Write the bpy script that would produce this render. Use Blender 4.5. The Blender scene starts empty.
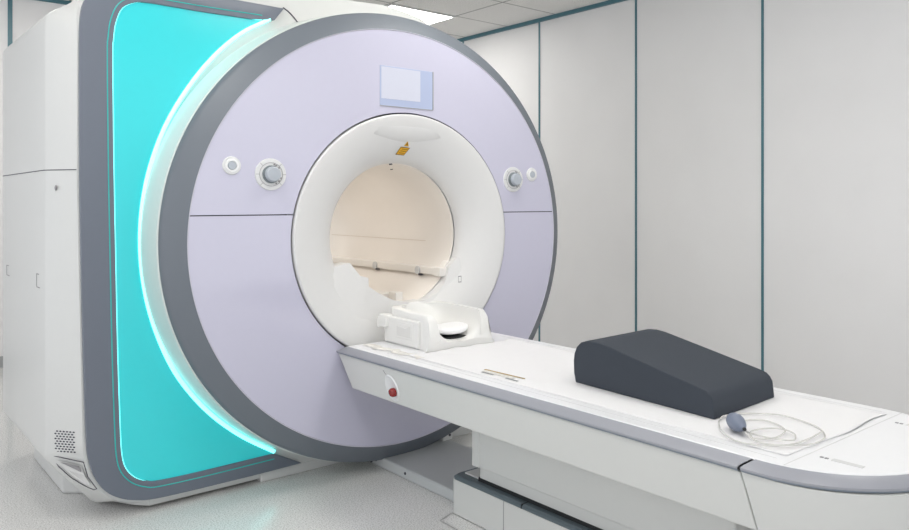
import bpy, bmesh, math, random
from math import pi, sin, cos, sqrt, atan2, radians
from mathutils import Vector, Matrix
random.seed(4)
COL = bpy.context.scene.collection
SC = bpy.context.scene

# ------------------------------------------------------------------ camera
cam = bpy.data.cameras.new('camera'); co = bpy.data.objects.new('camera', cam); COL.objects.link(co)
co.location = (-1.896, -3.0, 1.19)
co.rotation_euler = (pi/2, 0, -radians(43.268))
cam.sensor_width = 36; cam.lens = 30.756
cam.shift_x = (454.5-555)/909; cam.shift_y = -(265-201.5)/909
cam.clip_start = 0.02
SC.camera = co
# ------------------------------------------------------------------ world, exposure
w = bpy.data.worlds.new('world'); SC.world = w; w.use_nodes = True
w.node_tree.nodes['Background'].inputs[0].default_value = (0.93, 0.96, 1.0, 1)
w.node_tree.nodes['Background'].inputs[1].default_value = 1.32
SC.view_settings.view_transform = 'Standard'; SC.view_settings.look = 'None'
SC.view_settings.exposure = -0.07; SC.view_settings.gamma = 1
LIGHT_STRENGTH = 14
BORE_W = 0.8

# ------------------------------------------------------------------ materials
def lin(c):
    return tuple(((x/255)/12.92 if x/255 <= 0.04045 else ((x/255+0.055)/1.055)**2.4) for x in c)
def mat(name, rgb, rough=0.5, noise=0, nscale=40, bump=0, bscale=200, metal=0, emit=None, estr=0, coat=0, spec=None, trans=0, alpha=1):
    m = bpy.data.materials.new(name); m.use_nodes = True
    nt = m.node_tree; b = nt.nodes['Principled BSDF']
    c = lin(rgb) + (1,)
    b.inputs['Base Color'].default_value = c; b.inputs['Roughness'].default_value = rough
    b.inputs['Metallic'].default_value = metal
    b.inputs['Coat Weight'].default_value = coat; b.inputs['Coat Roughness'].default_value = 0.05
    if spec is not None: b.inputs['Specular IOR Level'].default_value = spec
    if trans: b.inputs['Transmission Weight'].default_value = trans
    if alpha < 1: b.inputs['Alpha'].default_value = alpha
    tc = nt.nodes.new('ShaderNodeTexCoord')
    n = nt.nodes.new('ShaderNodeTexNoise'); n.inputs['Scale'].default_value = nscale; n.inputs['Detail'].default_value = 4
    nt.links.new(tc.outputs['Object'], n.inputs['Vector'])
    mx = nt.nodes.new('ShaderNodeMix'); mx.data_type = 'RGBA'
    k = max(noise, 0.012)
    mx.inputs[6].default_value = tuple(x*(1-k) for x in c[:3]) + (1,)
    mx.inputs[7].default_value = tuple(min(1, x*(1+k)) for x in c[:3]) + (1,)
    nt.links.new(n.outputs['Fac'], mx.inputs[0]); nt.links.new(mx.outputs[2], b.inputs['Base Color'])
    if bump:
        n2 = nt.nodes.new('ShaderNodeTexNoise'); n2.inputs['Scale'].default_value = bscale
        nt.links.new(tc.outputs['Object'], n2.inputs['Vector'])
        bp = nt.nodes.new('ShaderNodeBump'); bp.inputs['Strength'].default_value = bump; bp.inputs['Distance'].default_value = 0.002
        nt.links.new(n2.outputs['Fac'], bp.inputs['Height']); nt.links.new(bp.outputs['Normal'], b.inputs['Normal'])
    if emit:
        b.inputs['Emission Color'].default_value = lin(emit) + (1,); b.inputs['Emission Strength'].default_value = estr
    return m

def floor_material():
    m = mat('speckled vinyl floor', (203, 202, 200), 0.22, spec=0.5)
    nt = m.node_tree; b = nt.nodes['Principled BSDF']; tc = nt.nodes['Texture Coordinate']
    v = nt.nodes.new('ShaderNodeTexNoise'); v.inputs['Scale'].default_value = 190; v.inputs['Detail'].default_value = 3
    nt.links.new(tc.outputs['Object'], v.inputs['Vector'])
    r = nt.nodes.new('ShaderNodeValToRGB')
    e = r.color_ramp.elements
    e[0].position = 0.36; e[0].color = lin((178, 176, 173)) + (1,)
    e[1].position = 0.60; e[1].color = lin((226, 225, 223)) + (1,)
    x = e.new(0.46); x.color = lin((211, 210, 208)) + (1,)
    nt.links.new(v.outputs['Fac'], r.inputs[0])
    nt.links.new(r.outputs[0], b.inputs['Base Color'])
    b.inputs['Roughness'].default_value = 0.15
    return m

def ceiling_material():
    m = mat('mineral ceiling tiles', (206, 205, 202), 0.9)
    nt = m.node_tree; b = nt.nodes['Principled BSDF']; tc = nt.nodes['Texture Coordinate']
    sep = nt.nodes.new('ShaderNodeSeparateXYZ'); nt.links.new(tc.outputs['Object'], sep.inputs[0])
    def M(op, a, bb=None, c=None):
        n = nt.nodes.new('ShaderNodeMath'); n.operation = op
        for i, x in enumerate((a, bb, c)):
            if x is None: continue
            if isinstance(x, (int, float)): n.inputs[i].default_value = x
            else: nt.links.new(x, n.inputs[i])
        return n.outputs[0]
    def grid(s, off):
        q = M('DIVIDE', M('SUBTRACT', s, off), 0.6)
        fr = M('ABSOLUTE', M('SUBTRACT', q, M('ROUND', q)))
        return M('LESS_THAN', fr, 0.012)
    g = M('MAXIMUM', grid(sep.outputs[0], 1.85), grid(sep.outputs[1], 2.16))
    n = nt.nodes.new('ShaderNodeTexNoise'); n.inputs['Scale'].default_value = 110; n.inputs['Detail'].default_value = 3
    nt.links.new(tc.outputs['Object'], n.inputs['Vector'])
    r = nt.nodes.new('ShaderNodeValToRGB'); e = r.color_ramp.elements
    e[0].position = 0.35; e[0].color = lin((214, 213, 210)) + (1,); e[1].position = 0.6; e[1].color = lin((238, 237, 235)) + (1,)
    nt.links.new(n.outputs['Fac'], r.inputs[0])
    mx = nt.nodes.new('ShaderNodeMix'); mx.data_type = 'RGBA'
    mx.inputs[7].default_value = lin((150, 150, 148)) + (1,)
    nt.links.new(g, mx.inputs[0]); nt.links.new(r.outputs[0], mx.inputs[6]); nt.links.new(mx.outputs[2], b.inputs['Base Color'])
    return m

M = dict(
    faint=mat('faint grey mark', (206, 206, 206), 0.5), floor=floor_material(), ceiling=ceiling_material(),
    wall=mat('painted wall panel', (236, 235, 235), 0.55, noise=0.03, nscale=3, bump=0.15, bscale=90),
    teal=mat('teal metal strip', (74, 118, 130), 0.35),
    base=mat('grey skirting', (170, 172, 172), 0.5),
    shell=mat('off white shell', (212, 212, 210), 0.38, coat=0.1),
    collar=mat('white collar', (215, 220, 216), 0.4),
    frame=mat('slate grey lacquer', (104, 110, 122), 0.35, coat=0.15),
    ring=mat('slate grey ring', (108, 114, 122), 0.5, coat=0),
    edge=mat('painted edge highlight', (205, 203, 215), 0.25),  # bevel edge with its highlight put into the pale colour
    purple=mat('lavender gloss panel', (199, 197, 215), 0.12, coat=0.3),
    gap=mat('shadow gap', (70, 68, 78), 0.7),
    gap_soft=mat('soft seam', (148, 146, 148), 0.7),
    cyan=mat('illuminated turquoise panel', (56, 188, 196), 0.18, emit=(0, 205, 204), estr=0.27),
    led=mat('turquoise light strip', (200, 255, 255), 0.3, emit=(120, 255, 250), estr=1.6),
    funnel=mat('white funnel', (220, 219, 218), 0.33, coat=0.1),
    bore=mat('bore lining', (238, 232, 225), 0.42, noise=0.03, nscale=6),
    rail=mat('bore rail', (236, 232, 226), 0.3),
    plate=mat('control plate', (222, 222, 222), 0.3),
    knob=mat('metallic grey knob', (178, 184, 192), 0.3),
    knobdark=mat('knob dark side', (120, 128, 132), 0.4),
    screen=mat('display glass', (206, 208, 222), 0.12, coat=0.4),
    screenb=mat('display blue reflection', (176, 186, 214), 0.12, coat=0.4),  # bluish reflection on the dark display, put into its colour
    orange=mat('orange label', (226, 170, 30), 0.5), brown=mat('brown print', (120, 84, 20), 0.6),
    tabletop=mat('white table top', (230, 230, 232), 0.3, coat=0.1),
    trim=mat('silver grey rim', (150, 151, 158), 0.38, coat=0.05),
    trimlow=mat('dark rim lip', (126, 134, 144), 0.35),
    side=mat('pale table panel', (208, 208, 205), 0.4),
    dark=mat('dark rubber', (30, 32, 34), 0.6),
    slate=mat('slate base top', (92, 104, 110), 0.4),
    red=mat('red button', (140, 18, 18), 0.2, coat=0.5),
    sheet=mat('white sheet', (228, 227, 228), 0.6, bump=0.3, bscale=60),
    sheetedge=mat('sheet fold', (222, 219, 213), 0.5),
    tan=mat('tan slot', (176, 152, 108), 0.6),
    greym=mat('grey mark', (158, 158, 160), 0.6),
    foam=mat('charcoal foam', (61, 66, 74), 0.75, bump=0.5, bscale=500, spec=0.25),
    bulb=mat('grey blue rubber', (112, 120, 138), 0.45),
    tube=mat('clear plastic tube', (226, 224, 220), 0.25, trans=0.25),
    diff=mat('lit light diffuser', (255, 255, 255), 0.5, emit=(255, 253, 248), estr=LIGHT_STRENGTH),
    coil=mat('head coil plastic', (230, 229, 226), 0.4),
    cushion=mat('white vinyl cushion', (240, 240, 240), 0.5),
    boot=mat('light grey plate', (196, 198, 198), 0.45),
)

# ------------------------------------------------------------------ helpers
def obj(name, bm, m, parent=None, smooth=35, bevel=0, bseg=2):
    me = bpy.data.meshes.new(name)
    bmesh.ops.recalc_face_normals(bm, faces=bm.faces)
    bm.to_mesh(me); bm.free()
    o = bpy.data.objects.new(name, me); COL.objects.link(o)
    me.materials.append(M[m] if isinstance(m, str) else m)
    if smooth:
        for p in me.polygons: p.use_smooth = True
        me.set_sharp_from_angle(angle=radians(smooth))
    if bevel:
        b = o.modifiers.new('bevel', 'BEVEL'); b.width = bevel; b.segments = bseg; b.limit_method = 'ANGLE'; b.angle_limit = radians(35)
        b.harden_normals = False
    if parent: link(o, parent)
    return o
def link(o, parent):
    o.parent = parent
    q = parent; loc = Vector((0, 0, 0))
    while q is not None: loc += q.location; q = q.parent
    o.location = -loc          # part meshes are written in room coordinates
def thing(name, label, cat, loc, group=None):
    o = bpy.data.objects.new(name, None); COL.objects.link(o); o.location = loc; o.empty_display_size = 0.1
    o['label'] = label; o['category'] = cat
    if group: o['group'] = group
    return o
def tag(o, label, cat, group=None):
    o['label'] = label; o['category'] = cat
    if group: o['group'] = group
    return o
def struct(name, bm, m, **k):
    o = obj(name, bm, m, **k); o['kind'] = 'structure'; return o
def box(x0, x1, y0, y1, z0, z1, bm=None):
    bm = bm or bmesh.new()
    v = [bm.verts.new((x, y, z)) for x in (x0, x1) for y in (y0, y1) for z in (z0, z1)]
    for f in ((0,1,3,2),(4,6,7,5),(0,4,5,1),(2,3,7,6),(0,2,6,4),(1,5,7,3)): bm.faces.new([v[i] for i in f])
    return bm
def loft(rings, closed=True, cap0=False, cap1=False, bm=None):
    bm = bm or bmesh.new()
    R = [[bm.verts.new(p) for p in r] for r in rings]
    n = len(R[0])
    for a, b in zip(R, R[1:]):
        for i in range(n if closed else n-1):
            j = (i+1) % n
            bm.faces.new((a[i], a[j], b[j], b[i]))
    if cap0: bm.faces.new(R[0])
    if cap1: bm.faces.new(R[-1])
    return bm
def revolve(cx, cz, prof, n=128, a0=0, a1=2*pi):
    """profile of (radius, y) spun about the bore axis"""
    full = abs(a1-a0-2*pi) < 1e-6
    rings = []
    for r, y in prof:
        rings.append([(cx+r*cos(a0+(a1-a0)*i/n), y, cz+r*sin(a0+(a1-a0)*i/n)) for i in range(n if full else n+1)])
    return loft(rings, closed=full)
def prism_y(pts, y0, y1, bm=None):
    """outline in XZ, thickness along Y"""
    bm = bm or bmesh.new()
    return loft([[(x, y0, z) for x, z in pts], [(x, y1, z) for x, z in pts]], True, True, True, bm)
def prism_x(pts, x0, x1, bm=None):
    bm = bm or bmesh.new()
    return loft([[(x0, y, z) for y, z in pts], [(x1, y, z) for y, z in pts]], True, True, True, bm)
def prism_z(pts, z0, z1, bm=None):
    bm = bm or bmesh.new()
    return loft([[(x, y, z0) for x, y in pts], [(x, y, z1) for x, y in pts]], True, True, True, bm)
def catmull(pts, k=8, closed=False):
    P = [Vector(p) for p in pts]; n = len(P); out = []
    rng = range(n if closed else n-1)
    for i in rng:
        p0 = P[(i-1) % n] if closed or i > 0 else P[0]; p1 = P[i]; p2 = P[(i+1) % n]
        p3 = P[(i+2) % n] if closed or i+2 < n else P[-1]
        for s in range(k):
            t = s/k
            out.append(0.5*((2*p1)+(p2-p0)*t+(2*p0-5*p1+4*p2-p3)*t*t+(3*p1-p0-3*p2+p3)*t**3))
    if not closed: out.append(P[-1])
    return out
def tube(path, r, n=10, closed=False, bm=None):
    bm = bm or bmesh.new()
    P = [Vector(p) for p in path]; rings = []; m = len(P); up = Vector((0, 0, 1)); s = None
    for i, p in enumerate(P):
        a = P[(i-1) % m] if (closed or i > 0) else P[i]; b = P[(i+1) % m] if (closed or i < m-1) else P[i]
        t = (b-a).normalized()
        if s is None:
            s = t.cross(up)
            if s.length < 1e-2: s = t.cross(Vector((1, 0, 0)))
        s = (s-t*s.dot(t)).normalized(); u = s.cross(t)
        rings.append([p+(s*cos(2*pi*k/n)+u*sin(2*pi*k/n))*r for k in range(n)])
    if closed: rings.append(rings[0])
    bm2 = loft(rings, True, not closed, not closed, bm)
    if closed: bmesh.ops.remove_doubles(bm2, verts=bm2.verts, dist=1e-6)
    return bm2
def disc_y(cx, cz, r, y0, y1, n=40, bm=None, r1=None):
    r1 = r if r1 is None else r1
    bm = bm or bmesh.new()
    return loft([[(cx+q*cos(2*pi*i/n), y, cz+q*sin(2*pi*i/n)) for i in range(n)] for q, y in ((r, y0), (r1, y1))], True, True, True, bm)
def rounded(keys, k=8):
    """polyline with each corner (x, z, radius) rounded"""
    out = []; n = len(keys)
    for i in range(n):
        a = Vector(keys[i-1][:2]); p = Vector(keys[i][:2]); b = Vector(keys[(i+1) % n][:2]); r = keys[i][2]
        u = (a-p); v = (b-p); lu, lv = u.length, v.length; u.normalize(); v.normalize()
        ang = u.angle(v)
        if r <= 0 or ang > pi-0.05: out.append(tuple(p)); continue
        d = min(r/math.tan(ang/2), lu*0.49, lv*0.49)
        A = p+u*d; B = p+v*d
        for s in range(k+1):
            t = s/k
            q = A*(1-t)**2+p*2*t*(1-t)+B*t*t
            out.append((q.x, q.y))
    return out
def radial(poly, cx, cz, n):
    """star-shaped outline resampled at n equal angles"""
    out = []; m = len(poly)
    for i in range(n):
        a = 2*pi*i/n; d = Vector((cos(a), sin(a))); best = 0
        for j in range(m):
            p = Vector(poly[j])-Vector((cx, cz)); q = Vector(poly[(j+1) % m])-Vector((cx, cz)); e = q-p
            den = d.x*e.y-d.y*e.x
            if abs(den) < 1e-9: continue
            t = (p.x*e.y-p.y*e.x)/den; s = (p.x*d.y-p.y*d.x)/den
            if t > 0 and -1e-6 <= s <= 1+1e-6: best = max(best, t)
        out.append((cx+d.x*best, cz+d.y*best))
    return out

# ------------------------------------------------------------------ the room
XW, YB, H = 2.41, 3.78, 2.70
XL, YF = -3.6, -5.6
struct('floor', box(XL-.1, XW+.1, YF, YB+.1, -.1, 0), 'floor', smooth=0)
struct('ceiling', box(XL-.1, XW+.1, YF, YB+.1, H, H+.1), 'ceiling', smooth=0)
struct('wall_right', box(XW, XW+.1, YF, YB+.1, 0, H), 'wall', smooth=0)
struct('wall_back', box(XL-.1, XW, YB, YB+.1, 0, H), 'wall', smooth=0)
n = 1
for y in (2.81, 1.76, .712, -.335, -1.382, -2.43, -3.477):
    struct('trim_%d' % n, box(XW-.006, XW, y-.008, y+.008, 0, H-.03), 'teal', smooth=0); n += 1
struct('trim_%d' % n, box(XW-.018, XW, YF, YB-.018, H-.03, H), 'teal', smooth=0); n += 1
struct('trim_%d' % n, box(XL, XW, YB-.018, YB, H-.03, H), 'teal', smooth=0); n += 1
for x in (-1.965, -.918, .129, 1.176):
    struct('trim_%d' % n, box(x-.014, x+.014, YB-.006, YB, .08, H-.03), 'teal', smooth=0); n += 1
struct('baseboard_back', box(XL, XW, YB-.012, YB, 0, .08), 'base', smooth=0)
# service hatch outline set into the floor by the table base
hb = bmesh.new()
for a, b in (((-.225, -.60), (-.149, -.57)), ((-.149, -.57), (-.156, -1.25)), ((-.225, -.60), (-.232, -1.25))):
    a = Vector(a); b = Vector(b); d = (b-a).normalized(); s = Vector((-d.y, d.x))*.0012
    v = [hb.verts.new((p.x, p.y, .0012)) for p in (a-s, b-s, b+s, a+s)]; hb.faces.new(v)
bmesh.ops.solidify(hb, geom=hb.faces[:], thickness=.001)
struct('trim_%d' % n, hb, 'greym', smooth=0); n += 1

# ceiling lights
def ceiling_light(x, y, label, group=None):
    t = thing('ceiling_light', label, 'light', (x, y, H), group)
    fr = bmesh.new()
    for a in ((x-.3, x+.3, y-.3, y-.285), (x-.3, x+.3, y+.285, y+.3), (x-.3, x-.285, y-.285, y+.285), (x+.285, x+.3, y-.285, y+.285)):
        box(*a, H-.012, H-.0005, bm=fr)
    obj('frame', fr, 'plate', t, smooth=0)
    obj('diffuser', box(x-.284, x+.284, y-.284, y+.284, H-.008, H-.002), 'diff', t, smooth=0)
ceiling_light(1.55, 2.46, 'lit square ceiling panel light seen above the top of the round scanner front', None)
for i, (x, y) in enumerate([(-.85, 2.46), (.35, -.54), (-1.45, -.54), (.35, -2.34), (-1.45, -2.34)]):
    ceiling_light(x, y, 'lit square ceiling panel light outside the picture, in the same grid of tiles', 'ceiling lights outside the picture')

# ------------------------------------------------------------------ the scanner
CX, CZ = -.004, 1.032
RP = .9180
scanner = thing('mri_scanner', 'large white scanner with round lavender front, grey ring and glowing turquoise side panel', 'medical scanner', (0, .8, 0))
NR = 720
def right_arc(R, zb=.045):
    a_end = -math.asin((CZ-zb)/R)
    q = lambda a: R-.055*min(1, max(0, (radians(76)-a)/radians(14)))
    return [(CX+q(a)*cos(a), CZ+q(a)*sin(a), 0) for a in [a_end+(radians(88)-a_end)*i/40 for i in range(41)]]
keyA = right_arc(1.092)+[(-.35, 2.105, .3), (-.9, 2.06, .3), (-1.226, 2.035, .19), (-1.226, 1.25, 0), (-1.203, .034, .27), (-.45, .032, 0)]
keyB = right_arc(1.100)+[(-.35, 2.13, .3), (-.95, 2.11, .3), (-1.302, 1.885, .05), (-1.302, .235, .05), (-1.14, .03, .03), (-.9, .03, 0)]
keyC = right_arc(1.0, .10)+[(-.35, 2.03, .3), (-.95, 2.0, .3), (-1.20, 1.85, .05), (-1.20, .28, .05), (-1.1, .10, .03), (-.9, .10, 0)]
rs = [(k, radial(rounded(q), CX, CZ, NR)) for k, q in (('a', keyA), ('b', keyB), ('c', keyC))]
rd = dict(rs)
def mixr(a, b, t): return [(x0*(1-t)+x1*t, z0*(1-t)+z1*t) for (x0, z0), (x1, z1) in zip(rd[a], rd[b])]
def at_y(r, y): return [(x, y, z) for x, z in r]
hole = [(CX+.36*cos(2*pi*i/NR), CZ+.36*sin(2*pi*i/NR)) for i in range(NR)]
body = loft([at_y(hole, .25), at_y(mixr('a', 'a', 0), .25), at_y(mixr('a', 'b', .93), .375), at_y(mixr('a', 'b', 1), .40), at_y(rd['b'], 1.30),
             at_y(mixr('b', 'c', .12), 1.35), at_y(mixr('b', 'c', .45), 1.39), at_y(rd['c'], 1.43), at_y(hole, 1.43)])
body_o = obj('body_shell', body, 'shell', scanner, smooth=22)
# plinth under the body
obj('plinth', prism_z([(-1.19, .675), (-1.13, .62), (.8, .62), (.8, 1.27), (-1.19, 1.27)], 0, .26), 'shell', scanner, smooth=0, bevel=.01)
obj('base_skirt', prism_z([(-.98, .262), (-1.02, .31), (-1.12, .5), (-1.12, .64), (.6, .64), (.6, .3), (-.3, .262)], .012, .05), 'shell', scanner, smooth=0, bevel=.004)
# horizontal seam round the side
seam = []
for y, r in ((.2495, mixr('a', 'a', 0)), (.375, mixr('a', 'b', .93)), (.40, mixr('a', 'b', 1)), (1.30, rd['b']), (1.35, mixr('b', 'c', .12))):
    p = min((q for q in r if q[0] < -.9), key=lambda q: abs(q[1]-1.306)); seam.append((p[0]-.0014, y))
obj('panel_seam', loft([[(x, y, 1.3045) for x, y in seam], [(x, y, 1.3075) for x, y in seam]], closed=False), 'gap', scanner, smooth=0)
# seam on the front above the ring
obj('front_seam', tube(catmull([(-.452, .2495, 2.028), (-.427, .2495, 2.014), (-.4, .2495, 1.99), (-.37, .2495, 1.955), (-.35, .2495, 1.92)]), .003, 6), 'gap', scanner)
# screw cover and small recesses on the side
def onside(pts, name, m, x=-1.3025): return obj(name, prism_x(pts, x-.001, x+.002), m, scanner, smooth=0)
b = bmesh.new(); yy, zz = .335, 1.240
xs = -1.226-.072*((yy-.25)/.125)-.001
bmesh.ops.create_uvsphere(b, u_segments=16, v_segments=8, radius=.010, matrix=Matrix.Translation((xs, yy, zz)) @ Matrix.Diagonal((.35, 1, 1, 1)))
obj('screw_cover', b, 'gap_soft', scanner)
for (y0, y1, z0, z1) in ((1.13, 1.20, .862, .905), (.47, .53, .862, .912)):
    b = bmesh.new()
    box(-1.3035, -1.3, y1-.003, y1, z0+.004, z1, bm=b); box(-1.3035, -1.3, y0, y1, z0, z0+.003, bm=b); box(-1.3035, -1.3, y0+.02, y1, z1, z1+.003, bm=b)
    obj('clip_recess', b, 'gap_soft', scanner, smooth=0)
# vent holes on the chamfer: slots laid on the chamfer plane
def back_x(z): return min((q for q in mixr('a', 'b', .95) if q[0] < -.9), key=lambda q: abs(q[1]-z))[0]
P0 = Vector((-1.2235, .262, 0)); P1 = Vector((-1.2965, .378, 0)); dch = (P1-P0).normalized(); nch = Vector((dch.y, -dch.x, 0)); nch = nch if nch.x < 0 else -nch
def front_x(z):   # left edge of the front contour at a height
    return min((q for q in rd['a'] if q[0] < -.9), key=lambda q: abs(q[1]-z))[0]
b = bmesh.new()
for r in range(9):
    for c in range(6):
        s = .036+c*.0145+(.007 if r % 2 else 0); z = .271+r*.0092
        base = Vector((front_x(z), .25, z)); e = Vector((-1.2965, .378, z)); d = (e-base).normalized(); nn = Vector((d.y, -d.x, 0)); nn = nn if nn.x < 0 else -nn
        p = base+d*s+nn*.0012
        v = []
        for k in range(8):
            a = 2*pi*k/8; v.append(b.verts.new(p+d*(.0056*cos(a))+Vector((0, 0, .0030*sin(a)))))
        b.faces.new(v)
obj('vent_holes', b, 'gap', scanner, smooth=0)
# recessed hand pocket at the lower corner
def chp(s, z, off=.0015):
    base = Vector((front_x(z), .25, z)); e = Vector((back_x(z), .385, z)); d = (e-base).normalized(); nn = Vector((d.y, -d.x, 0)); nn = nn if nn.x < 0 else -nn
    return base+d*s+nn*off
pocket_o = [(.140, .252), (.002, .236), (.001, .18), (.001, .128), (.03, .118), (.07, .13), (.105, .16), (.13, .205)]
pocket_i = [(.120, .236), (.016, .222), (.014, .18), (.013, .150), (.035, .138), (.065, .146), (.092, .168), (.112, .20)]
def ring2(a, c, off, m, name, par):
    return obj(name, loft([[chp(s, z, off) for s, z in a], [chp(s, z, off) for s, z in c]]), m, par, smooth=0)
pk = obj('hand_pocket', loft([[chp(s, z, .002) for s, z in pocket_i], [chp(s*.8+.012, z*.8+.038, .0006) for s, z in pocket_i]], cap1=True), 'funnel', scanner, smooth=0)
obj('pocket_seam', tube([chp(s, z, .001) for s, z in pocket_o], .0016, 6, closed=True), 'gap', pk)
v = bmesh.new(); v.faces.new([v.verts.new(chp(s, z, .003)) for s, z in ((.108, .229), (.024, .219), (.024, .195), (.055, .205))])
obj('painted_pocket_shade', v, 'gap_soft', pk, smooth=0)  # grey patch painting the shade under the pocket's upper edge

# collar between the ring and the light strip
obj('collar', revolve(CX, CZ, [(.995, .07), (1.004, .075), (1.012, .16), (1.018, .2505)], 160), 'collar', scanner)
# slate grey ring
obj('outer_ring', revolve(CX, CZ, [(RP+.004, .012), (RP+.004, .000), (.985, .036), (.995, .048), (1.000, .060), (.9995, .076), (.990, .086)], 200), 'ring', scanner, smooth=60)
obj('ring_edge', revolve(CX, CZ, [(RP+.0003, .003), (RP+.001, -.002), (RP+.0035, -.0022), (RP+.004, .003)], 200), 'edge', scanner)
obj('panel_backing', revolve(CX, CZ, [(.551, .005), (.922, .005), (.922, .05), (.551, .05)], 160), 'gap', scanner)
# lavender front panels
ZS = 1.137
def panel(lo, hi, ztest):
    Ro, Ri = RP, .5575
    cxi = .027; pts = []
    def ang(cx, R, z): return math.asin((z-CZ)/R)
    z = ZS+ztest*.0022
    ao = ang(CX, Ro, z); ai = ang(cxi, Ri, z)
    if ztest > 0:
        outer = [ao+(pi-2*ao)*i/120 for i in range(121)]; inner = [ai+(pi-2*ai)*i/120 for i in range(121)]
    else:
        outer = [ao-(pi+2*ao)*i/120 for i in range(121)]; inner = [ai-(pi+2*ai)*i/120 for i in range(121)]
    A = [(CX+Ro*cos(a), CZ+Ro*sin(a)) for a in outer]; B = [(cxi+Ri*cos(a), CZ+Ri*sin(a)) for a in inner]
    rings = [[(x, .004, z) for x, z in A], [(x, 0, z) for x, z in A], [(x, 0, z) for x, z in B], [(x, .004, z) for x, z in B]]
    return loft(rings, closed=False)
obj('upper_panel', panel(0, 0, 1), 'purple', scanner, smooth=30)
obj('lower_panel', panel(0, 0, -1), 'purple', scanner, smooth=30)

# display screen
scr = obj('display_screen', box(-.125, .153, -.0015, .002, 1.611, 1.788), 'screenb', scanner, smooth=0, bevel=.001)
obj('reflection_area', box(-.119, .083, -.0025, -.0014, 1.643, 1.783), 'screen', scr, smooth=0)  # display is off; the paler area is a painted reflection
obj('screen_edge', box(.150, .1545, -.003, .001, 1.611, 1.788, bm=box(-.125, .15, -.003, .001, 1.6095, 1.6125)), 'greym', scr, smooth=0)
# control dials
def dial(x, z, big):
    R = .064 if big else .036
    p = obj('control_dial' if big else 'control_button', disc_y(x, z, R, .001, -.005, 48, r1=R-.003), 'plate', scanner)
    if big:
        obj('dial_groove', revolve(x, z, [(.047, -.0052), (.047, -.0062), (.0455, -.0062), (.0455, -.0052)], 40), 'gap_soft', p)
        for a in (45, 135, 180, 225, 315, 0):
            b = bmesh.new()
            ca, sa = cos(radians(a)), sin(radians(a))
            for r0, r1 in ((.047, .061),):
                n0 = Vector((-sa, 0, ca))*.0008
                q = [Vector((x+r*ca, -.0062, z+r*sa)) for r in (r0, r1)]
                b.faces.new([b.verts.new(v) for v in (q[0]-n0, q[1]-n0, q[1]+n0, q[0]+n0)])
            obj('dial_mark', b, 'gap_soft', p, smooth=0)
        obj('knob_skirt', disc_y(x, z, .036, -.004, -.018, 40, r1=.033), 'knobdark', p)
        obj('knob', disc_y(x, z, .031, -.016, -.036, 40, r1=.028), 'knob', p, bevel=.003)
        for a in (-60, -40, -20, 40, 60, 72):
            ca, sa = cos(radians(a)), sin(radians(a))
            b = box(x+.041*ca-.003, x+.041*ca+.003, -.0068, -.0052, z+.041*sa-.003, z+.041*sa+.003)
            obj('dial_symbol', b, 'gap_soft', p, smooth=0)
    else:
        obj('button_ring', revolve(x, z, [(.025, -.005), (.024, -.009), (.018, -.009), (.017, -.005)], 40), 'cushion', p)
        obj('button_cap', disc_y(x, z, .0165, -.004, -.010, 32, r1=.015), 'knob', p)
dial(-.765, 1.327, False); dial(-.613, 1.297, True); dial(.637, 1.301, True); dial(.762, 1.329, False)

# funnel, sill, bore
FX = .027
fun = obj('bore_funnel', revolve(FX, CZ, [(.5505, .03), (.5505, -.004), (.5485, -.0095), (.544, -.011), (.535, -.0105), (.50, -.004), (.455, .008), (.42, .022), (.39, .040), (.365, .060), (.348, .080), (.338, .098), (.334, .1195)], 160), 'funnel', scanner, smooth=60)
inner = [(-.335, .903), (-.28, .914), (-.225, .921), (-.205, .897), (-.175, .862), (-.135, .850), (-.133, .812), (-.09, .782), (-.045, .757), (0, .738), (.04, .727), (.09, .722), (.14, .724), (.19, .735), (.235, .757), (.27, .792), (.292, .835), (.30, .872), (.345, .915)]
a0 = atan2(.872-CZ, -.485-FX); a1 = atan2(.885-CZ, .53-FX); m_ = len(inner)-1
outer = [(FX+.515*cos(a0+(a1-a0)*(i/m_)), CZ+.515*sin(a0+(a1-a0)*(i/m_))) for i in range(m_+1)]
if a0 > 0 or a1 > 0: raise ValueError
mid = [((x0*.5+x1*.5), (z0*.5+z1*.5)) for (x0, z0), (x1, z1) in zip(outer, inner)]
obj('sill_plate', loft([[(x, .12, z) for x, z in outer], [(x, -.004, z) for x, z in outer], [(x, .034, z) for x, z in mid], [(x, .080, z) for x, z in inner], [(x, .16, z) for x, z in inner]], True if 0 else False), 'funnel', scanner, smooth=30)
for k, (p, q) in enumerate(((outer[0], inner[0]), (outer[-1], inner[-1]))):
    e = bmesh.new(); mp = ((p[0]+q[0])/2, (p[1]+q[1])/2)
    e.faces.new([e.verts.new(v) for v in ((p[0], -.004, p[1]), (mp[0], .034, mp[1]), (q[0], .080, q[1]), (q[0], .12, q[1]), (p[0], .12, p[1]))])
    obj('sill_end', e, 'funnel', scanner, smooth=0)
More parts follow.
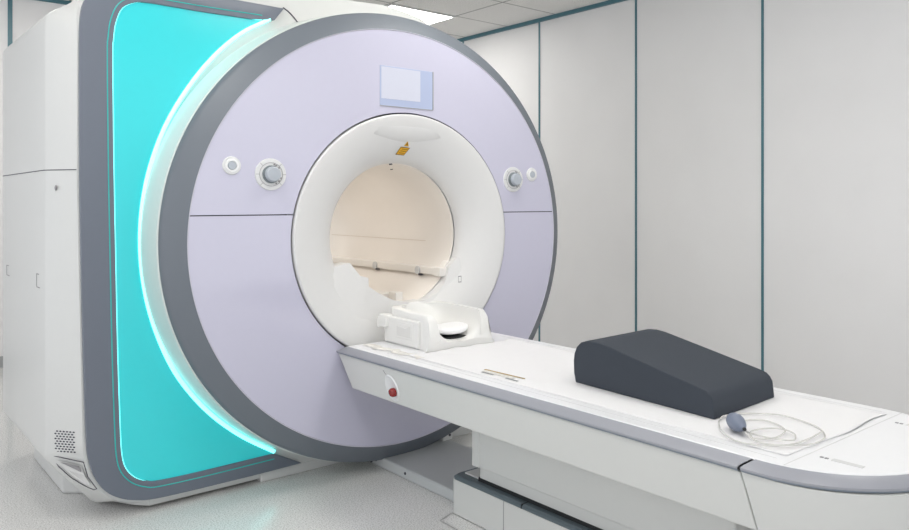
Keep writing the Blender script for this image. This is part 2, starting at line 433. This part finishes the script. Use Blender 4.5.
# shallow ledge across the top of the funnel
def lens(z0, x0, x1, n=24):
    b = bmesh.new(); R = [[], [], []]
    for i in range(n+1):
        t = i/n; x = x0+(x1-x0)*t; s = sin(pi*t)
        zt = 1.484-.004*s
        def fy(xx, zz):
            r = sqrt((xx-FX)**2+(zz-CZ)**2)
            for (ra, ya), (rb, yb) in zip(PR, PR[1:]):
                if rb <= r <= ra: return ya+(yb-ya)*(ra-r)/(ra-rb)
            return 0
        R[0].append((x, fy(x, zt+.05)+.0005, zt+.05)); R[1].append((x, fy(x, zt)-.0005-.009*s, zt)); R[2].append((x, fy(x, zt-.022*s)+.001, zt-.022*s-.0005))
    return loft(R, closed=False, bm=b)
PR = [(.535, -.0105), (.50, -.004), (.455, .008), (.42, .022), (.39, .040), (.365, .060), (.348, .080)]
obj('funnel_ledge', lens(1.48, -.155, .195), 'funnel', scanner, smooth=60)
# laser warning label on the funnel
lb = bmesh.new(); s = [(-.016, 1.402), (.031, 1.400), (.049, 1.434), (-.002, 1.437)]
def sk(x, z, off): 
    r = sqrt((x-FX)**2+(z-CZ)**2); y = 0
    for (ra, ya), (rb, yb) in zip(PR, PR[1:]):
        if rb <= r <= ra: y = ya+(yb-ya)*(ra-r)/(ra-rb)
    return (x, y-off, z)
def patch(pts, off, bm): bm.faces.new([bm.verts.new(sk(x, z, off)) for x, z in pts])
patch(s, .0035, lb); wl = obj('warning_label', lb, 'brown', scanner, smooth=0)
lb = bmesh.new(); cxm = sum(p[0] for p in s)/4; czm = sum(p[1] for p in s)/4
patch([(cxm+(x-cxm)*.86, czm+(z-czm)*.84) for x, z in s], .0042, lb)
patch([(.013, 1.441), (.039, 1.440), (.027, 1.463)], .0042, lb)
obj('label_face', lb, 'orange', wl, smooth=0)
lb = bmesh.new()
for k in range(3):
    zc = 1.409+k*.0085; xo = -.003+k*.005
    patch([(xo, zc), (xo+.03, zc-.001), (xo+.031, zc+.0015), (xo+.001, zc+.0025)], .0050, lb)
patch([(.0235, 1.445), (.0295, 1.445), (.0275, 1.457), (.0255, 1.457)], .0050, lb)
obj('label_print', lb, 'brown', wl, smooth=0)
# two small aiming dots and the double mark
for x, z in ((-.035, 1.358), (-.03, 1.335)):
    obj('aiming_dot', disc_y(x, z, .0035 if z > 1.35 else .002, .068, .05, 10), 'gap', scanner)
b = bmesh.new()
for z in (.833, .806): box(.292, .310, -.0075, -.0062, z, z+.004, bm=b)
box(.292, .2935, -.0075, -.0062, .81, .833, bm=b); box(.3085, .310, -.0075, -.0062, .81, .833, bm=b)
obj('latch_mark', b, 'gap_soft', scanner, smooth=0)
# bore tube and fittings
obj('bore_tube', revolve(.02, CZ, [(.336, .1195), (.332, .121), (.331, 1.432)], 128), 'bore', scanner, smooth=60)
obj('tube_seam', loft([[(.02+.3295*cos(a), y, CZ+.3295*sin(a)) for y in (.35, 1.36)] for a in (-.133, -.125)], closed=False), mat('beige seam', (214, 203, 188), .5), scanner)
for sgn in (1, -1):
    x0, x1 = (.262, .318) if sgn > 0 else (-.278, -.222)
    rl = obj('bore_rail', box(x0, x1, .105, 1.33, .832, .868), 'rail', scanner, smooth=0, bevel=.006)
    if sgn > 0:
        for y in (.70, .29):
            k = bmesh.new(); nseg = 24
            loft([[(x, y+.02*cos(2*pi*i/nseg), .848+.02*sin(2*pi*i/nseg)) for i in range(nseg)] for x in (.264, .254)], True, True, True, k)
            kn = obj('rail_roller', k, 'faint', rl, bevel=.002)
            obj('roller_foot', box(.256, .272, y-.028, y-.008, .824, .831), 'gap', rl, smooth=0, bevel=.002)
        obj('end_cap', box(.258, .322, .098, .15, .828, .87), 'rail', rl, smooth=0, bevel=.004)
        obj('wall_bracket', prism_y([(.285, .868), (.322, .868), (.328, .90), (.31, .90)], .105, .15), 'rail', scanner, smooth=0, bevel=.004)
obj('connector_block', box(.03, .10, .26, .42, .70, .752), 'rail', scanner, smooth=0, bevel=.003)
obj('connector_block', box(.06, .10, .17, .235, .71, .762), 'rail', scanner, smooth=0, bevel=.003)
obj('bore_bed', box(-.17, .21, .12, 1.33, .70, .722), 'bore', scanner, smooth=0, bevel=.004)

# turquoise panel, frame and light strip
LED = [(-.520, 1.966), (-.543, 1.951), (-.636, 1.891), (-.737, 1.794), (-.834, 1.666), (-.923, 1.508), (-.981, 1.35), (-1.013, 1.196), (-1.023, 1.043), (-1.013, .89), (-.981, .733), (-.923, .571), (-.853, .446), (-.757, .325), (-.636, .215), (-.5, .122)]
ledc = [(v.x, v.y) for v in catmull([(x, z, 0) for x, z in LED], 6)]
inn = [(-.5, .116), (-.796, .111), (-.95, .113), (-.995, .122), (-1.035, .145), (-1.066, .185), (-1.08, .237), (-1.086, .332), (-1.095, .634), (-1.101, .953), (-1.107, 1.308), (-1.111, 1.718), (-1.108, 1.80), (-1.10, 1.86), (-1.078, 1.915), (-1.035, 1.943), (-.99, 1.950), (-.9, 1.950), (-.796, 1.949), (-.552, 1.952)]
obj('turquoise_panel', prism_y(ledc+[(v.x, v.y) for v in catmull([(x, z, 0) for x, z in inn], 4)], .236, .249), 'cyan', scanner, smooth=0)
outl = [(-.375, .047), (-.552, .044), (-.796, .043), (-.965, .046), (-1.035, .058), (-1.09, .08), (-1.138, .118), (-1.172, .175), (-1.193, .25), (-1.2, .33), (-1.207, .538), (-1.216, .959), (-1.221, 1.305), (-1.222, 1.72), (-1.219, 1.86), (-1.203, 1.93), (-1.17, 1.98), (-1.12, 2.01), (-1.04, 2.022), (-.646, 2.021), (-.455, 2.020), (-.497, 1.963)]
oc = [(v.x, v.y) for v in catmull([(x, z, 0) for x, z in outl[:-2]], 4)]+outl[-2:]
ic = [(v.x, v.y) for v in catmull([(x, z, 0) for x, z in inn], 4)]
frame_poly = oc+[(-.552, 1.957)]+[(x-.004 if x < -1 else x, z) for x, z in reversed(ic)][1:]
obj('panel_frame', prism_y(frame_poly, .228, .2495), 'frame', scanner, smooth=0, bevel=.003)
def offs(pts, d):
    out = []
    for i, (x, z) in enumerate(pts):
        a = Vector(pts[max(0, i-1)]); c = Vector(pts[min(len(pts)-1, i+1)]); t = (c-a).normalized(); out.append((x-t.y*d, z+t.x*d))
    return out
innc = [(v.x, v.y) for v in catmull([(x, z, 0) for x, z in inn], 4)]
ofr = offs(innc, .022)
obj('frame_inlay', tube([(x, .2275, z) for x, z in ofr], .0022, 6), mat('teal inlay', (40, 170, 165), .3, emit=(0, 150, 140), estr=.25), scanner)
of2 = offs(innc, .003)
obj('panel_edge_light', tube([(x, .233, z) for x, z in of2], .0028, 6), mat('pale cyan edge', (150, 250, 250), .3, emit=(110, 250, 248), estr=.9), scanner)
obj('light_strip', tube([(x+.004, .236, z) for x, z in ledc], .0085, 10), 'led', scanner)
# feet / floor bracket at the gantry
b = prism_z([(-.55, .247), (-.2, .247), (.5, .20), (.62, .24), (.62, .4), (-.55, .4)], 0, .042)
obj('floor_skirt', b, 'shell', scanner, smooth=0, bevel=.004)
fb = obj('floor_bracket', box(.25, .31, .06, .15, .045, .092), 'shell', scanner, smooth=0, bevel=.008)
obj('bracket_screw', disc_y(.29, .07, .006, .061, .057, 12), 'gap', fb)

# warm light inside the bore
for y in (.65, 1.12):
    l = bpy.data.lights.new('bore_lamp', 'AREA'); l.shape = 'RECTANGLE'; l.size = .10; l.size_y = .35; l.energy = BORE_W; l.color = (1, .955, .89)
    lo = bpy.data.objects.new('bore_lamp', l); COL.objects.link(lo); lo.parent = scanner; lo.location = Vector((.02, y, CZ+.318))-scanner.location
    obj('bore_lamp_cover', box(-.03, .07, y-.17, y+.17, CZ+.320, CZ+.328), 'rail', scanner, smooth=0)

# ------------------------------------------------------------------ the patient table
TX = .02; TZ = .588
table = thing('patient_table', 'long white patient table with silver grey rim leading up to the round scanner front', 'patient table', (TX, -1.2, 0))
DH = .006
def JY(h): return -1.994+.026*max(0, min(1, (h-.335)/.023))
def outline(hw, b, y0, yj=-2.0, n=26, ex=2.15):
    hw -= DH; b -= .014
    pts = [(TX-hw, y0), (TX-hw, yj)]
    for i in range(1, n):
        a = pi*i/n
        cx = -cos(a); sx = sin(a)
        pts.append((TX+hw*math.copysign(abs(cx)**(2/ex), cx), yj-b*abs(sx)**(2/ex)))
    pts += [(TX+hw, yj), (TX+hw, y0)]
    return pts
o_top = outline(.333, .333, -.055)
loftrings = [[(x, y, z) for x, y in outline(h, bb, y0)] for h, bb, y0, z in ((.333, .333, -.055, TZ-.012), (.333, .333, -.055, TZ-.003), (.330, .330, -.055, TZ))]
b = loft(loftrings, True, True, True)
obj('table_top', b, 'tabletop', table, smooth=40)
prof = [(.3335, TZ-.010, -.052), (.3345, TZ-.0015, -.052), (.338, TZ-.0035, -.05), (.354, TZ-.0165, -.022), (.3585, TZ-.022, -.004), (.3585, TZ-.027, -.002)]
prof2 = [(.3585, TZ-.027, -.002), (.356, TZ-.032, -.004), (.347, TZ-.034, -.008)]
def side_rim(sgn, pr, name, m):
    b = loft([[(TX+sgn*h, y, z) for h, z, ys in pr for y in ()] or [(TX+sgn*(h-DH), ys, z) for h, z, ys in pr], [(TX+sgn*(h-DH), JY(h)+.004, z) for h, z, ys in pr]], closed=False)
    return obj(name, b, m, table, smooth=30)
for s_ in (-1, 1):
    r = side_rim(s_, prof, 'side_rim', 'trim'); side_rim(s_, prof2, 'rim_lip', 'trimlow')
def end_band(pr, name, m):
    rings = [[(x, y, z) for x, y in outline(h, h, JY(h)-.004, -2.002)] for h, z, ys in pr]
    return obj(name, loft(rings, closed=False), m, table, smooth=30)
end_band(prof, 'end_rim', 'trim'); end_band(prof2, 'rim_lip', 'trimlow')
obj('rim_joint', loft([[(TX+sg*(h-DH-.002), JY(h)+y, z-.002) for h, z, ys in prof] for sg in (-1,) for y in (.005, -.005)], closed=False), 'dark', table, smooth=0)
obj('rim_joint', loft([[(TX+(h-DH-.002), JY(h)+y, z-.002) for h, z, ys in prof] for y in (.005, -.005)], closed=False), 'dark', table, smooth=0)
# apron panels (slanted gantry end, narrowing downwards)
def apron(y_front, y_back_top, y_back_bot, zb, name):
    return None
zt = TZ-.034
A = lambda h, y, z: [(TX-h, y, z), (TX+h, y, z)]
b = bmesh.new()
secs = [(-.012, .350, .345, zt), ]
ring_y = []
def section(ytop, ybot, ht, hb_, zb):
    ht -= DH; hb_ -= DH
    return [(TX-ht, ytop, zt), (TX-hb_, ybot, zb), (TX-hb_+.03, ybot, zb-.008), (TX+hb_-.03, ybot, zb-.008), (TX+hb_, ybot, zb), (TX+ht, ytop, zt)]
obj('side_panels', loft([section(-.004, -.086, .351, .331, .418), section(-1.966, -2.0, .351, .331, .418)], True, True, True), 'side', table, smooth=0, bevel=.004)
rings = []
for ht, z, yj_ in ((.351, zt, -1.970), (.345, .50, -1.986), (.335, .43, -2.003), (.318, .36, -2.01), (.29, .325, -2.015)):
    rings.append([(x, y, z) for x, y in outline(ht, ht, yj_, -2.02)])
obj('end_panel', loft(rings, True, True, True), 'side', table, smooth=40)
# handle recess line on the end panel
def endy(x): return -2.004-.326*sqrt(max(0, 1-((x-TX)/.338)**2))
hl = [(-.172, .415), (-.176, .47), (-.176, .50), (-.168, .516), (-.15, .521), (-.10, .523), (.14, .523), (.19, .521), (.208, .516), (.216, .50), (.216, .47), (.212, .415)]
hp = []
for (xa, za), (xb, zb) in zip(hl, hl[1:]):
    k_ = max(1, int(abs(xb-xa)/.02))
    for i in range(k_): hp.append((xa+(xb-xa)*i/k_, endy(xa+(xb-xa)*i/k_)+.004, za+(zb-za)*i/k_))
obj('handle_recess', tube(hp, .0022, 6), 'faint', table)
# pedestal, base
ped = obj('pedestal', box(-.124, .158, -1.82, -.668, .20, .43), 'side', table, smooth=0, bevel=.006)
obj('pedestal_collar', box(-.126, .160, -.708, -.664, .20, .42), 'side', table, smooth=0, bevel=.003)
obj('lower_shroud', box(-.108, .148, -1.81, -.688, .145, .21), 'side', table, smooth=0, bevel=.006)
obj('shroud_gap', box(-.110, .150, -1.815, -.684, .1425, .156), 'dark', table, smooth=0)
bo = rounded([(-.142, -.552, .03), (.182, -.552, .03), (.182, -1.95, .03), (-.142, -1.95, .03)])
obj('base', prism_z(bo, 0, .128), 'side', table, smooth=30)
bo2 = rounded([(-.140, -.554, .03), (.180, -.554, .03), (.180, -1.948, .03), (-.140, -1.948, .03)])
bo3 = rounded([(-.132, -.562, .028), (.172, -.562, .028), (.172, -1.94, .028), (-.132, -1.94, .028)])
obj('base_cover', loft([[(x, y, .128) for x, y in bo2], [(x, y, .136) for x, y in bo2], [(x, y, .1425) for x, y in bo3]], True, True, True), 'slate', table, smooth=30)
obj('base_step', box(-.10, .14, -.675, -.585, .1425, .149), 'side', table, smooth=0, bevel=.002)
obj('base_seam', box(-.1428, -.141, -.872, -.869, .0, .1275), 'gap_soft', table, smooth=0)
obj('base_seam', box(-.1415, -.105, -.967, -.963, .128, .1432), 'dark', table, smooth=0)
# floor plate between table base and gantry
fp = obj('docking_plate', prism_x([(.20, .0), (.20, .047), (-.56, .045), (-.56, 0)], -.084, .295), 'boot', table, smooth=0, bevel=.006)
obj('plate_seal', tube([(-.088, .135, .008), (-.088, .137, .044), (-.078, .140, .052), (.295, .140, .052)], .005, 8), 'dark', fp)
for y in (.10, -.14):
    k = bmesh.new(); loft([[(x, y+.006*cos(2*pi*i/12), .026+.006*sin(2*pi*i/12)) for i in range(12)] for x in (-.083, -.087)], True, True, True, k)
    obj('plate_screw', k, 'gap', fp, smooth=0)
# emergency stop button in an oval recess on the near side panel
def sidept(y, z, off):
    t = (zt-z)/(zt-.418); return Vector((TX-.351+DH+.020*t-off, y, z))
def oval(yc, zc, a, bb, rot, n=32):
    return [(yc+a*cos(t)*cos(rot)-bb*sin(t)*sin(rot), zc+a*cos(t)*sin(rot)+bb*sin(t)*cos(rot)) for t in [2*pi*i/n for i in range(n)]]
yc, zc, rot = -.410, .476, radians(50)
b = loft([[sidept(y, z, .0003) for y, z in oval(yc, zc, .055, .044, rot)], [sidept(y, z, .003) for y, z in oval(yc, zc, .049, .037, rot)], [sidept(y, z, .0008) for y, z in oval(yc, zc, .044, .031, rot)]], cap1=True)
rc = obj('button_recess', b, 'plate', table, smooth=40)
b = loft([[sidept(y, z, .0015) for y, z in oval(-.425, .463, .017, .017, 0)], [sidept(y, z, .014) for y, z in oval(-.425, .463, .017, .017, 0)], [sidept(y, z, .020) for y, z in oval(-.425, .463, .012, .013, 0)]], cap1=True)
obj('emergency_button', b, 'red', rc, smooth=50)
b = bmesh.new(); b.faces.new([b.verts.new(sidept(y, z, .001)) for y, z in ((-.358, .538), (-.364, .538), (-.380, .524), (-.374, .524))])
obj('side_mark', b, 'gap_soft', table, smooth=0)
# marks and slots in the table top
def flat(name, x0, x1, y0, y1, m, par=table, z=TZ, h=.001): return obj(name, box(x0, x1, y0, y1, z, z+h), m, par, smooth=0)
flat('edge_groove', -.2705, -.268, -2.03, -.30, 'faint', h=.0004)
flat('edge_groove', .3085, .311, -2.03, -.30, 'faint', h=.0004)
for x in (-.186, .228):
    sl = flat('label_slot', x-.006, x+.010, -2.20, -2.125, 'faint', h=.0012)
    for k, yy in enumerate((-2.100, -2.112)): flat('slot_dot', x-.004, x+.003, yy-.004, yy+.004, 'gap_soft', sl, h=.0015)
flat('joint_line', -.30, .34, -2.068, -2.065, 'faint', h=.0004)

# ------------------------------------------------------------------ things on the table
# sheet
b = bmesh.new(); nx, ny = 60, 150; V = {}
for i in range(nx+1):
    for j in range(ny+1):
        u = i/nx; v = j/ny
        x = -.240+.525*u; y = -.412-(1.628+.012*u)*v
        if j == ny: y += .012*sin(u*9)*u
        if j == 0: y += .010*sin(u*21)+.006*sin(u*47)
        z = TZ+.0018+.0004*sin(x*23+y*9)
        edge = max(0, 1-(1-v)*ny/7)
        z += edge*.004*max(0, sin((u-.36)*pi*1.3))**2*(1 if u > .36 else 0)
        z += .0012*max(0, 1-abs(y+1.02+.35*x)/.018)+.0010*max(0, 1-abs(y+.72-.3*x)/.02)+.001*max(0, 1-abs(y+.55+.5*x)/.015)
        f = max(0, 1-v*ny/10)
        z += f*.004*(sin(u*33)+1)*.5
        V[i, j] = b.verts.new((x, y, z))
for i in range(nx):
    for j in range(ny): b.faces.new((V[i, j], V[i+1, j], V[i+1, j+1], V[i, j+1]))
sh = obj('sheet', b, 'sheet', smooth=60)
sh.modifiers.new('thickness', 'SOLIDIFY').thickness = .0012
sh.modifiers['thickness'].offset = -1
tag(sh, 'thin white sheet spread along the patient table under the dark foam wedge', 'sheet')
# folded strip of plastic lying near the gantry end
b = bmesh.new(); n1 = 60; rr = [[], [], [], []]
random.seed(9)
for i in range(n1+1):
    t = i/n1; y = -.085-.40*t
    wob = .008*sin(t*17)+.004*sin(t*41+1)
    for k, (dx, dz) in enumerate(((-.0, .0005), (.012, .004+.003*sin(t*29)), (.026, .002+.002*sin(t*37+2)), (.045, .0008))):
        rr[k].append((-.262+.02*t+dx+wob, y, TZ+.0015+max(0, dz)))
st = obj('plastic_strip', loft(rr, closed=False), 'sheetedge', smooth=60)
st.modifiers.new('thickness', 'SOLIDIFY').thickness = .0008
tag(st, 'crumpled strip of pale plastic film along the table edge beside the head cradle', 'plastic film')
# tan slot insert lying in the sheet
ts = thing('accessory_strip', 'narrow tan and white strip lying flat on the sheet between head cradle and foam wedge', 'strip', (-.19, -.9, TZ))
obj('tan_edge', prism_z([(-.176, -.815), (-.186, -.815), (-.176, -1.02), (-.170, -1.02)], TZ+.003, TZ+.0045), 'tan', ts, smooth=0)
obj('white_bar', box(-.205, -.188, -.99, -.83, TZ+.0028, TZ+.0048), 'sheetedge', ts, smooth=0)
for y0_ in (-.90, -1.03): obj('grey_bar', box(-.216, -.209, y0_, y0_+.062, TZ+.0028, TZ+.0042), 'greym', ts, smooth=0)

# head cradle
hc = thing('head_cradle', 'white plastic head cradle with scooped bowl at the gantry end of the table', 'head rest', (TX, -.22, TZ))
ZC = TZ+.001
def ucurve(hw, ztop, iw, zb, foot, n=20):
    ztop *= .925
    """outer + inner outline of the U section (x, z)"""
    out = [(TX-hw-foot, ZC), (TX-hw-foot*.35, ZC+.02), (TX-hw-foot*.08, ZC+.055), (TX-hw, ZC+ztop-.006), (TX-hw+.006, ZC+ztop)]
    for i in range(n+1):
        a = pi+pi*i/n
        c_, s_ = cos(a), sin(a)
        out.append((TX+iw*math.copysign(abs(c_)**.85, c_), ZC+ztop-(ztop-zb)*abs(s_)**.85))
    out += [(TX+hw-.006, ZC+ztop), (TX+hw, ZC+ztop-.006), (TX+hw+foot*.08, ZC+.055), (TX+hw+foot*.35, ZC+.02), (TX+hw+foot, ZC)]
    return out
rings = []
for y, hw, zt_, iw, zb, ft in ((-.40, .152, .045, .10, .026, .024), (-.385, .150, .125, .112, .027, .020), (-.365, .148, .150, .120, .028, .014), (-.33, .148, .153, .122, .032, .008), (-.20, .148, .156, .121, .036, .002), (-.13, .146, .158, .112, .05, .002), (-.09, .140, .160, .09, .09, .002), (-.065, .125, .160, .05, .14, .002), (-.05, .11, .158, .03, .155, .002)):
    q = ucurve(hw, zt_, iw, zb, ft)
    if y < -.38:
        q = [(x, z if k in (0, len(q)-1) else z) for k, (x, z) in enumerate(q)]
    rings.append([(x, y, z) for x, z in q])
cr = obj('cradle_body', loft(rings, True, True, True), 'coil', hc, smooth=50)
obj('side_housing', box(-.142, -.10, -.325, -.065, ZC, ZC+.112), 'coil', hc, smooth=0, bevel=.006)
sp = obj('side_grip', box(-.1445, -.14, -.285, -.16, ZC+.03, ZC+.10), 'coil', hc, smooth=0, bevel=.003)
obj('grip_inlay', prism_x([(-.275, ZC+.04), (-.275, ZC+.09), (-.235, ZC+.075), (-.17, ZC+.082), (-.17, ZC+.04)], -.1462, -.143), mat('grip inlay plastic', (221, 220, 217), .5), sp, smooth=0, bevel=.002)
obj('latch_block', box(-.158, -.11, -.10, -.045, ZC+.065, ZC+.118), 'coil', hc, smooth=0, bevel=.006)
obj('latch_tab', box(-.156, -.12, -.052, -.025, ZC+.06, ZC+.105), 'coil', hc, smooth=0, bevel=.004)
obj('cushion_gap_shade', box(-.07, .11, -.36, -.2, ZC+.03, ZC+.038), 'dark', hc, smooth=0, bevel=.002)  # black slab standing in for shade in the gap beneath the cushion
b = bmesh.new()
bmesh.ops.create_uvsphere(b, u_segments=40, v_segments=20, radius=1)
for v in b.verts:
    x, y, z = v.co; e = .55
    v.co = Vector((.022+.088*math.copysign(abs(x)**.8, x), -.285+.085*math.copysign(abs(y)**.7, y), ZC+.060+.016*math.copysign(abs(z)**.6, z)+.014*abs(x)**2))
hcu = obj('head_cushion', b, 'cushion', smooth=70)
tag(hcu, 'small white oval cushion lying in the bowl of the head cradle', 'cushion')

# foam wedge
prof = [(-1.166, 0), (-1.158, .03), (-1.156, .07), (-1.160, .095), (-1.172, .118), (-1.192, .135), (-1.22, .144), (-1.26, .147), (-1.30, .144), (-1.50, .111), (-1.69, .079), (-1.715, .073), (-1.728, .064), (-1.738, .05), (-1.744, .004), (-1.743, 0)]
pf = [(y, z) for y, z in prof]
Z0 = TZ+.0032
Z0 = TZ+.0036
b = loft([[(x+.062*(y+1.167), y-.004+.05*(x+.078), Z0-.001+z) for y, z in pf] for x in (-.081, .256)], True, True, True)
wd = obj('foam_wedge', b, 'foam', smooth=32, bevel=.0035, bseg=3)
tag(wd, 'dark charcoal foam wedge cushion sloping down along the white table', 'wedge cushion')

# squeeze bulb with its tube
sb = thing('squeeze_bulb', 'grey blue rubber squeeze bulb with coiled clear tube beside the foam wedge', 'call bulb', (-.17, -1.85, TZ))
p0 = Vector((-.138, -1.815, .6145)); p1 = Vector((-.197, -1.895, .613)); ax = (p1-p0); Ln = ax.length; axn = ax.normalized()
sx = axn.cross(Vector((0, 0, 1))).normalized(); ux = sx.cross(axn)
rings = []
for t, r in ((0, .001), (.015, .007), (.07, .0145), (.18, .0195), (.35, .0222), (.55, .021), (.72, .0165), (.85, .011), (.90, .0065), (.97, .0062), (1, .0035), (1.0, .001)):
    c = p0+axn*(Ln*t); rings.append([c+(sx*cos(2*pi*i/24)+ux*sin(2*pi*i/24))*r for i in range(24)])
obj('rubber_bulb', loft(rings, True, True, True), 'bulb', sb, smooth=60)
obj('bulb_nozzle', tube([p1-axn*.006, p1+axn*.004], .0048, 10), 'dark', sb)
z = TZ+.0068
small = [(-.195, -1.893), (-.200, -1.915), (-.182, -1.942), (-.143, -1.956), (-.098, -1.951), (-.063, -1.928), (-.041, -1.891), (-.043, -1.851), (-.071, -1.818), (-.115, -1.81), (-.155, -1.845),
         (-.172, -1.90), (-.170, -1.96), (-.153, -2.005), (-.113, -1.990), (-.088, -1.966), (-.088, -1.933), (-.105, -1.903), (-.141, -1.891), (-.176, -1.90), (-.207, -1.93),
         (-.212, -1.968), (-.182, -2.022), (-.130, -2.045), (-.081, -2.046), (-.051, -2.037), (.005, -1.992), (.033, -1.931), (.038, -1.859), (.012, -1.802), (-.034, -1.765), (-.089, -1.758),
         (-.128, -1.772), (-.166, -1.798), (-.211, -1.838), (-.245, -1.895), (-.244, -1.950), (-.222, -1.99), (-.175, -2.012), (-.10, -2.02), (-.02, -2.015)]
path = [(x, y, (.611 if i == 0 else z+.0022*(i % 3 == 1)+(.003 if 9 < i < 20 else 0)+(.001 if i > 30 else 0))) for i, (x, y) in enumerate(small)]
obj('air_tube', tube(catmull(path, 8), .0020, 8), 'tube', sb, smooth=60)
